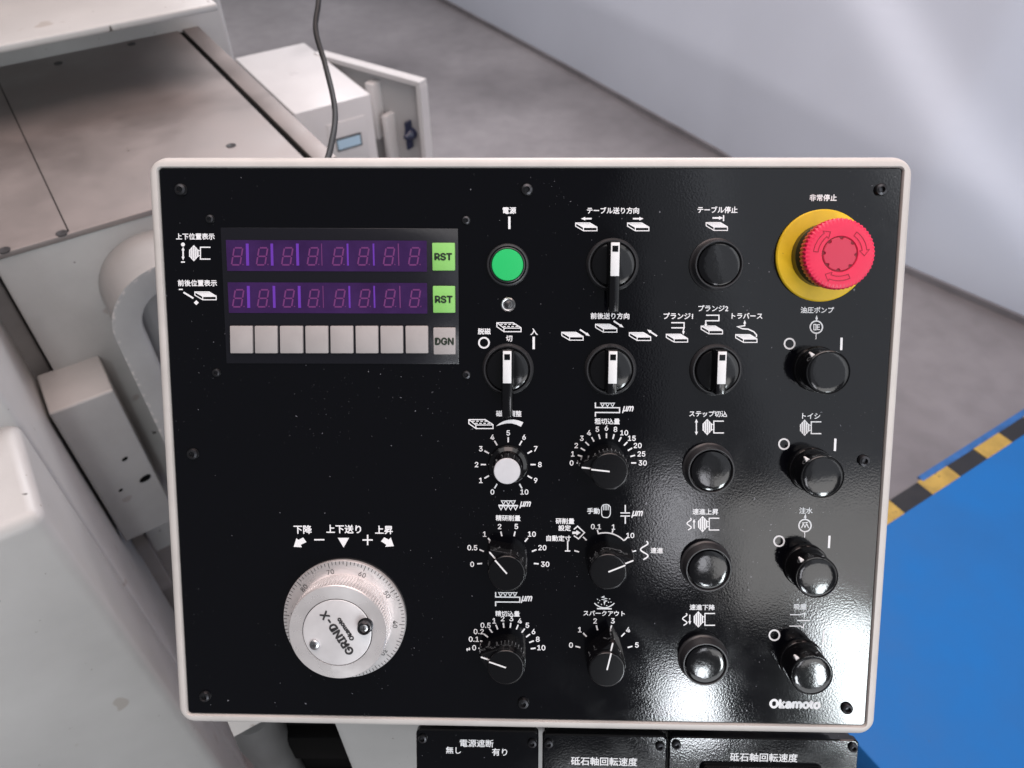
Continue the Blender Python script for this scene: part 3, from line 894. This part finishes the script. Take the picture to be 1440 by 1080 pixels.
# hand-wheel arrows
def fat_arrow(cx, cy, sx):
    return [(cx + sx * x, cy + y) for x, y in ((10, 6.5), (4.8, 7.8), (4.9, 4.6), (-8, 0.5), (-5.5, -6.6), (5.2, -0.6), (6.4, -3))]
ink('legend_arrow', [], [[(413, 769), (416.8, 756.8), (419.6, 759.2), (426.3, 755.8), (431, 762.3), (422.8, 766.2), (424.6, 769.6)]])
ink('legend_arrow', [], [[(553.8, 768), (549.6, 755.8), (546.6, 758.8), (540.4, 755.6), (535.8, 761.2), (543.4, 766.2), (541.6, 769)]])
ink('legend_minus', [([(441.8, 759), (456.2, 759)], 2.0)])
ink('legend_plus', [([(509.8, 759.3), (524.2, 759.3)], 2.0)], [[(516, 752), (518, 752), (518, 766.6), (516, 766.6)]])
ink('legend_triangle', [], [[(475, 756.3), (490.8, 756.3), (483.2, 770)]])

# dial scales -----------------------------------------------------------
def scale(cx, cy, vals, step, r0, r1, rn, h=7.0, skip=()):
    n = len(vals)
    st, it = [], []
    for i, s in enumerate(vals):
        a = math.radians((i - (n - 1) / 2) * step)
        dx, dy = math.sin(a), -math.cos(a)
        st.append(([(cx + dx * r0, cy + dy * r0), (cx + dx * r1, cy + dy * r1)], 2.0))
        if s: it.append((s, cx + dx * (rn + 2.0 * (len(s) - 1) * abs(dx)), cy + dy * rn, None, h, 0))
    ink('scale_ticks', st)
    if it: labels('scale_numerals', plate, it, ZI, ink_m, bold=0.02)
scale(714.7, 653.3, [str(i) for i in range(11)], 30, 31.3, 38.6, 44.5)
scale(852.8, 651, '0 1 2 3 4 5 6 8 10 15 20 25 30'.split(), 15, 34.8, 41.8, 49)
scale(714.3, 789.5, '0 0.5 1 2 5 10 20 30'.split(), 27, 36.5, 43.3, 50.5)
scale(713, 916, '0 0.1 0.2 0.5 1 2 3 4 5 6 8 10'.split(), 15.2, 33.5, 40.5, 46.5)
scale(849.3, 919.5, '0 1 2 3 4 5'.split(), 30, 34.5, 41.5, 48)
labels('scale_numerals', plate, [('~', 658.5, 913, 5.5, 3.2, 0.5)], ZI, ink_m)
mc = (851, 786)
ink('scale_ticks', [([(mc[0] + math.sin(math.radians(a)) * r0, mc[1] - math.cos(math.radians(a)) * r0), (mc[0] + math.sin(math.radians(a)) * r1, mc[1] - math.cos(math.radians(a)) * r1)], 1.9)
                    for a, r0, r1 in ((-75, 38, 45), (-45, 37, 44), (-15, 36, 42.5), (15, 36, 42.5), (46, 37, 44), (75, 38, 45))] + [(circ(mc[0], mc[1], 36.8, 14, -105, -44), 1.9)])
labels('scale_numerals', plate, [('0.1', 838, 740.6, None, 7, 0), ('1', 862.7, 741.2, None, 7, 0), ('10', 886.3, 753, None, 7, 0)], ZI, ink_m, bold=0.02)

# push buttons ------------------------------------------------------------
def base_from_cap(px, py, h):
    q = pp(px, py, h)
    return Vector((q.x, q.y, 0))
def push_button(loc):
    b = part('push_button', panel, loc)
    MB().lathe([(0.0156, -0.001), (0.0156, 0.0012), (0.0148, 0.0018), (0.0143, 0.0025), (0.0141, 0.0086), (0.0137, 0.0092), (0.0131, 0.0092), (0.0127, 0.0086), (0.0127, 0.004)], 64).build('collar', ring_m, b)
    MB().lathe([(0.0121, 0.003), (0.0121, 0.0084), (0.0118, 0.0089), (0.0108, 0.00908), (0.0088, 0.00919), (0.0060, 0.00928), (0.0030, 0.00933), (0.0006, 0.00934)], 64).build('cap', blkg_m, b)
    return b
pbs = [(1011.5, 372), (1000.5, 662.5), (996.8, 801.5), (992.3, 934.5)]
pb = push_button(base_from_cap(*pbs[0], 0.009))
for x, y in pbs[1:]: copy_tree(pb, panel, base_from_cap(x, y, 0.009))
g = part('power_button', panel, base_from_cap(713.6, 372.4, 0.005))
MB().lathe([(0.0126, -0.001), (0.0126, 0.0016), (0.0120, 0.0026), (0.0112, 0.0028), (0.0107, 0.0018), (0.0105, 0.0014), (0.0103, 0.0030), (0.0098, 0.0032), (0.0096, 0.001)], 64).build('collar', ring_m, g)
MB().lathe([(0.0093, 0.0), (0.0093, 0.0044), (0.0089, 0.0050), (0.006, 0.0052), (0.001, 0.0053)], 48).build('cap', green_m, g)
l_ = part('indicator_lamp', panel, pp(714.6, 428.3))
MB().lathe([(0.0043, -0.001), (0.0043, 0.0012), (0.0036, 0.0018), (0.0030, 0.0016), (0.0027, 0.0010)], 32).build('ring', steel_m, l_)
MB().lathe([(0.0024, 0.0005), (0.0022, 0.0016), (0.0012, 0.0022), (0.0003, 0.0024)], 24).build('lens', ring_m, l_)

# selector switches ------------------------------------------------------------
def selector(px, py, long):
    s = part('selector_switch', panel, pp(px, py))
    MB().lathe([(0.0156, -0.001), (0.0156, 0.0012), (0.0149, 0.0030), (0.0143, 0.0040), (0.0136, 0.0040), (0.0131, 0.0030), (0.0130, 0.0015)], 64).build('bezel', ring_m, s)
    MB().lathe([(0.0127, 0.0008), (0.0127, 0.0045), (0.0122, 0.0056), (0.0100, 0.0062), (0.0006, 0.0064)], 56).build('knob', blk_m, s)
    yb = -0.0275 if long else -0.0132
    mb = MB()
    lp = []
    for z, wt, wb, yt, ybm in ((0.005, 0.0042, 0.0040, 0.0127, -0.0127), (0.0095, 0.0036, 0.0034, 0.0129, yb * 0.97), (0.0140, 0.0031, 0.0029, 0.0128, yb), (0.0149, 0.0027, 0.0025, 0.0124, yb * 0.985)):
        lp.append([(wb, ybm, z), (wt, yt, z), (-wt, yt, z), (-wb, ybm, z)])
    mb.loft(lp).build('lever', blk_m, s, bevel=0.0004)
    mk = MB().loft([[(0.0025, -0.0068, z), (0.0025, 0.0122, z), (-0.0025, 0.0122, z), (-0.0025, -0.0068, z)] for z in (0.0130, 0.0153)]).build('pointer_mark', mark_m, s, bevel=0.0002)
    MB().box(-0.0017, 0.0017, 0.0070, 0.0104, 0.0150, 0.01545).build('pointer_dot', blk_m, s)
    return s
selector(714.3, 518.9, True); selector(861, 372.3, True); selector(858, 519.3, False); selector(1006.3, 519.8, False)

# potentiometer with white cap
k_ = part('rotary_knob', panel, pp(714.3, 653.2))
MB().lathe([(0.0123, -0.001), (0.0123, 0.0015), (0.0116, 0.0030), (0.0095, 0.0042), (0.0090, 0.0060), (0.0086, 0.0160), (0.0083, 0.0166), (0.0081, 0.0166)], 64,
           rad=lambda i, r, z: r * (1 - (0.02 if (i % 4 < 2 and 0.0055 < z < 0.0163) else 0))).build('skirt', blk_m, k_)
MB().lathe([(0.0079, 0.010), (0.0079, 0.0168), (0.0076, 0.0172), (0.004, 0.0174), (0.0005, 0.0174)], 48).build('cap', grey_m, k_)

# pointer dials ------------------------------------------------------------
def pointer_dial(px, py, ang):
    """ang: degrees clockwise from straight up; the pointer is modelled along +y"""
    s = part('pointer_dial', panel, pp(px, py), -math.radians(ang))
    def tear(r, tip, z, n=40):
        tw = 0.0011
        al = math.acos(r / tip) - 0.12
        pts = []
        for i in range(n + 1):
            a = PI / 2 + al + (2 * PI - 2 * al) * i / n
            pts.append((r * math.cos(a), r * math.sin(a), z))
        pts += [(tw, tip, z), (-tw, tip, z)]
        return pts
    MB().loft([tear(0.0122, 0.0178, 0.0), tear(0.0120, 0.0176, 0.010), tear(0.0117, 0.0170, 0.0165), tear(0.0113, 0.0163, 0.0175)], smooth=True).build('body', blkg_m, s, sharp=30)
    MB().lathe([(0.0112, 0.0170), (0.0112, 0.0192), (0.0109, 0.0197), (0.0105, 0.0200), (0.0103, 0.02002), (0.0100, 0.02002), (0.0005, 0.02002)], 48).build('cap', blk_m, s)
    MB().box(-0.00045, 0.00045, 0.0108, 0.0163, 0.0172, 0.01765).build('pointer_line', mark_m, s)
    MB().box(-0.00045, 0.00045, 0.0, 0.0109, 0.0196, 0.02015).build('pointer_line', mark_m, s)
    MB().loft([[(-0.00025, 0.01765, 0.001), (0.00025, 0.01765, 0.001), (0.00025, 0.0160, 0.0174), (-0.00025, 0.0160, 0.0174)],
               [(-0.00025, 0.01800, 0.001), (0.00025, 0.01800, 0.001), (0.00025, 0.0165, 0.01755), (-0.00025, 0.0165, 0.01755)]]).build('pointer_line', grey_m, s)
    return s
pointer_dial(852.8, 652, -84); pointer_dial(714.3, 790, -40.5); pointer_dial(713, 917, -71); pointer_dial(mc[0], mc[1] + 1.5, 67); pointer_dial(849.3, 920, 12)

# tall round selector knobs ------------------------------------------------------------
def round_knob(loc):
    s = part('round_selector_knob', panel, loc)
    MB().lathe([(0.0138, -0.001), (0.0138, 0.0014), (0.0135, 0.0026), (0.0131, 0.0030), (0.0129, 0.0030)], 64).build('bezel', blk_m, s)
    MB().lathe([(0.0124, 0.001), (0.0124, 0.0060), (0.0127, 0.0070), (0.0128, 0.0188), (0.0126, 0.0196), (0.0121, 0.0199), (0.0119, 0.0193)], 72).build('barrel', blk_m, s)
    MB().lathe([(0.0117, 0.017), (0.0117, 0.0193), (0.0114, 0.0197), (0.0105, 0.01985), (0.0085, 0.01996), (0.0060, 0.02004), (0.0030, 0.02009), (0.0005, 0.0201)], 64).build('cap', blkg_m, s)
    a = math.radians(132)
    M_ = Matrix.Rotation(a, 4, 'Z')
    MB().loft([[(0.0118, -0.0016, 0.0165), (0.0155, -0.0005, 0.0165), (0.0155, 0.0005, 0.0165), (0.0118, 0.0016, 0.0165)],
               [(0.0118, -0.0016, 0.0188), (0.0148, -0.0005, 0.0182), (0.0148, 0.0005, 0.0182), (0.0118, 0.0016, 0.0188)]]).build('pointer_mark', mark_m, s, matrix=M_, bevel=0.0002)
    return s
rk = [(1165, 524), (1157, 671), (1149, 812.5), (1142, 950)]
r0_ = round_knob(base_from_cap(*rk[0], 0.0200))
for x, y in rk[1:]: copy_tree(r0_, panel, base_from_cap(x, y, 0.0200))

# emergency stop ------------------------------------------------------------
es = part('emergency_stop', panel, pp(1154.2, 359.8))
MB().lathe([(0.0262, -0.001), (0.0267, 0.0005), (0.0267, 0.0020), (0.0260, 0.0028), (0.0150, 0.0032), (0.0140, 0.0032)], 72).build('yellow_plate', yel_m, es)
MB().lathe([(0.0182, 0.002), (0.0182, 0.0100), (0.0172, 0.0112), (0.0160, 0.0190), (0.0160, 0.0200)], 48).build('stem', olive_m, es)
ser = lambda i, r, z: r * (1 - (0.028 if (i % 4 < 2 and 0.0195 < z < 0.0277 and r > 0.0193) else 0))
MB().lathe([(0.0150, 0.0180), (0.0178, 0.0185), (0.0195, 0.0205), (0.0197, 0.0265), (0.0194, 0.0276), (0.0187, 0.0283), (0.0160, 0.0286), (0.0100, 0.0284), (0.0096, 0.0276)], 208, rad=ser).build('mushroom_head', red_m, es, sharp=40)
hd = es.children[-1]
MB().lathe([(0.0100, 0.0270), (0.0099, 0.02775), (0.0094, 0.02780)], 64).build('groove', redd_m, es)
MB().lathe([(0.0092, 0.0260), (0.0092, 0.0281), (0.0088, 0.0285), (0.0005, 0.0287)], 64,
           rad=lambda i, r, z: r * (1 - (0.13 if (i % 8 in (0, 7) and r > 0.0085) else 0))).build('centre_disc', redc_m, es)
def arc_arrow(a0, a1):
    """engraved arrow outline on the head, angles in degrees"""
    ri, ro = 0.0121, 0.0146
    P = []
    n = 14
    ah = a1 - (7 if a1 > a0 else -7)
    for i in range(n + 1):
        a = math.radians(a0 + (ah - a0) * i / n); P.append((ro * math.cos(a), ro * math.sin(a)))
    for r, a in ((ro + .0014, ah), ((ro + ri) / 2, a1 + (6 if a1 > a0 else -6)), (ri - .0014, ah)):
        a = math.radians(a); P.append((r * math.cos(a), r * math.sin(a)))
    for i in range(n + 1):
        a = math.radians(ah + (a0 - ah) * i / n); P.append((ri * math.cos(a), ri * math.sin(a)))
    P.append(P[0])
    vs, fs = stroke_faces(P, 0.00028)
    return MB().add([(x, y, 0.02875) for x, y in vs], fs).build('arrow_mark', redd_m, es)
for a in (60, 180, 300): arc_arrow(a - 5, a - 58)

# hand wheel ------------------------------------------------------------
hw = part('hand_wheel', panel, base_from_cap(484.2, 871.5, 0.0030))
MB().lathe([(0.0386, -0.001), (0.0389, 0.0004), (0.0389, 0.0024), (0.0385, 0.0030), (0.0320, 0.0034), (0.0270, 0.0034)], 128).build('graduated_ring', alu_m, hw)
kn = lambda i, r, z: r * (1 - (0.022 if (i % 4 < 2 and 0.0045 < z < 0.0165 and r > 0.027) else 0))
MB().lathe([(0.0298, 0.0030), (0.0298, 0.0044), (0.0304, 0.0050), (0.0304, 0.0150), (0.0301, 0.0162), (0.0300, 0.0202), (0.0295, 0.0208), (0.0215, 0.0210), (0.0213, 0.0204)], 400, rad=kn).build('knurled_knob', alu_m, hw, sharp=30)
MB().lathe([(0.0214, 0.01860), (0.0214, 0.02050), (0.0208, 0.02052)], 64).build('disc_groove', engr_m, hw)
MB().lathe([(0.0209, 0.01860), (0.0209, 0.02100), (0.0207, 0.02115), (0.0205, 0.02120), (0.0005, 0.02120)], 64).build('name_disc', aluc_m, hw)
a = math.radians(122.5)
labels('name_lettering', hw, [('GRIND-X', 0.0000, -0.0002, 0.0308, 0.0048, a)], 0.02145, engr_m, 'm', bold=0.036)
labels('name_lettering', hw, [('Okamoto', 0.0052, 0.0024, 0.0158, 0.0026, a)], 0.02145, engr_m, 'm', bold=0.05)
sc_ = MB().lathe([(0.0032, 0.02080), (0.0031, 0.02220), (0.0024, 0.02280), (0.0008, 0.02300)], 24, -0.0138, -0.0078).build('disc_screw', steel_m, hw)
MB().box(-0.0138 - .0014, -0.0138 + .0014, -0.0078 - .0003, -0.0078 + .0003, 0.02210, 0.02310).box(-0.0138 - .0003, -0.0138 + .0003, -0.0078 - .0014, -0.0078 + .0014, 0.02210, 0.02313).build('screw_cross', engr_m, hw)
MB().lathe([(0.0048, 0.02080), (0.0048, 0.02160), (0.0040, 0.02180), (0.0040, 0.02610), (0.0036, 0.02660), (0.0030, 0.02660), (0.0028, 0.02540), (0.0026, 0.02520)], 32, 0.0175, 0.0050).build('crank_post', scr_m, hw)
MB().lathe([(0.0027, 0.02460), (0.0026, 0.02580), (0.0018, 0.02630), (0.0005, 0.02640)], 24, 0.0175, 0.0050).build('post_screw', steel_m, hw)
MB().box(0.0175 - .0016, 0.0175 + .0016, 0.0050 - .0003, 0.0050 + .0003, 0.02560, 0.02650).box(0.0175 - .0003, 0.0175 + .0003, 0.0050 - .0016, 0.0050 + .0016, 0.02560, 0.02653).build('screw_cross', engr_m, hw)
mb = MB()
off = math.radians(90 + 14.0)
for i in range(100):
    a = off + 2 * PI * (i - 70) / 100
    L_ = 0.0036 if i % 10 == 0 else (0.0028 if i % 5 == 0 else 0.0019)
    ca, sa = math.cos(a), math.sin(a)
    r1, r0, w_ = 0.0384, 0.0384 - L_, 0.00017
    mb.add([(r0 * ca - w_ * sa, r0 * sa + w_ * ca, 0.00352), (r1 * ca - w_ * sa, r1 * sa + w_ * ca, 0.00330), (r1 * ca + w_ * sa, r1 * sa - w_ * ca, 0.00330), (r0 * ca + w_ * sa, r0 * sa - w_ * ca, 0.00352)], [(0, 1, 2, 3)])
mb.build('graduations', engr_m, hw)
items = []
for i in range(0, 100, 10):
    a = off + 2 * PI * (i - 70) / 100
    items.append((str(i), 0.0324 * math.cos(a), 0.0324 * math.sin(a), None, 0.0030, a - PI / 2))
labels('graduation_numerals', hw, items, 0.00362, engr_m, 'm', bold=0.0)

# ------------------------------------------------------------------ switch boxes below the panel
ZS = -0.022
def switch_box(label, x0, x1, yl, yr, texts, screws, window=None):
    b = thing('switch_box', label, 'switch box', PM, 'switch boxes below the panel')
    a, c = pp(x0, yl, ZS), pp(x1, yr, ZS)
    w, top = c.x - a.x, (a.y + c.y) / 2
    hgt = 0.075
    cx, cy = (a.x + c.x) / 2, top - hgt / 2
    MB().loft([rrect(w - .003, hgt - .003, .003, -0.115, 5, cx, cy), rrect(w - .003, hgt - .003, .003, ZS - 0.0055, 5, cx, cy)]).build('body', blk_m, b)
    MB().loft([rrect(w, hgt, .0035, ZS - .0055, 5, cx, cy), rrect(w, hgt, .0035, ZS - 0.0008, 5, cx, cy), rrect(w - .0016, hgt - .0016, .003, ZS, 5, cx, cy)]).build('lid', plate_m, b)
    for x, y in screws: screw_at(x, y, 0.0031, b, ZS)
    for t, x, y, wd in texts: labels('legend', b, [(t, x, y, wd, None, 0)], ZS + 0.0003, ink_m)
    if window:
        q, r = pp(window[0], window[1], ZS), pp(window[2], window[3], ZS)
        MB().loft([rrect(r.x - q.x, .030, .004, ZS - .001, 5, (q.x + r.x) / 2, q.y - .015), rrect(r.x - q.x, .030, .004, ZS + .004, 5, (q.x + r.x) / 2, q.y - .015)]).build('window_frame', blk_m, b, bevel=0.0008)
        MB().box(q.x + .012, q.x + .026, q.y - .022, q.y - .0035, ZS + .003, ZS + .0046).build('window_tag', grey_m, b, bevel=.0004)
    return b
switch_box('black switch box lettered 電源遮断 on its lid, next to the pale column', 585, 757.5, 1025, 1029, [('電源遮断', 670.3, 1045.3, 47), ('無し', 637.7, 1055, 21), ('有り', 702.5, 1057.6, 21)], [(594.5, 1038), (748.5, 1044.5)])
switch_box('black switch box lettered 砥石軸回転速度 between the two other switch boxes', 763, 938.5, 1032, 1036, [('砥石軸回転速度', 849.5, 1070.8, 93)], [(771.5, 1045), (928, 1048.8)])
switch_box('wide black switch box lettered 砥石軸回転速度 below the emergency stop column', 941.5, 1208.5, 1036, 1041, [('砥石軸回転速度', 1074, 1065.2, 95)], [(951, 1046.8), (1199, 1050.5)], (985, 1074, 1158, 1074))

flush_text()
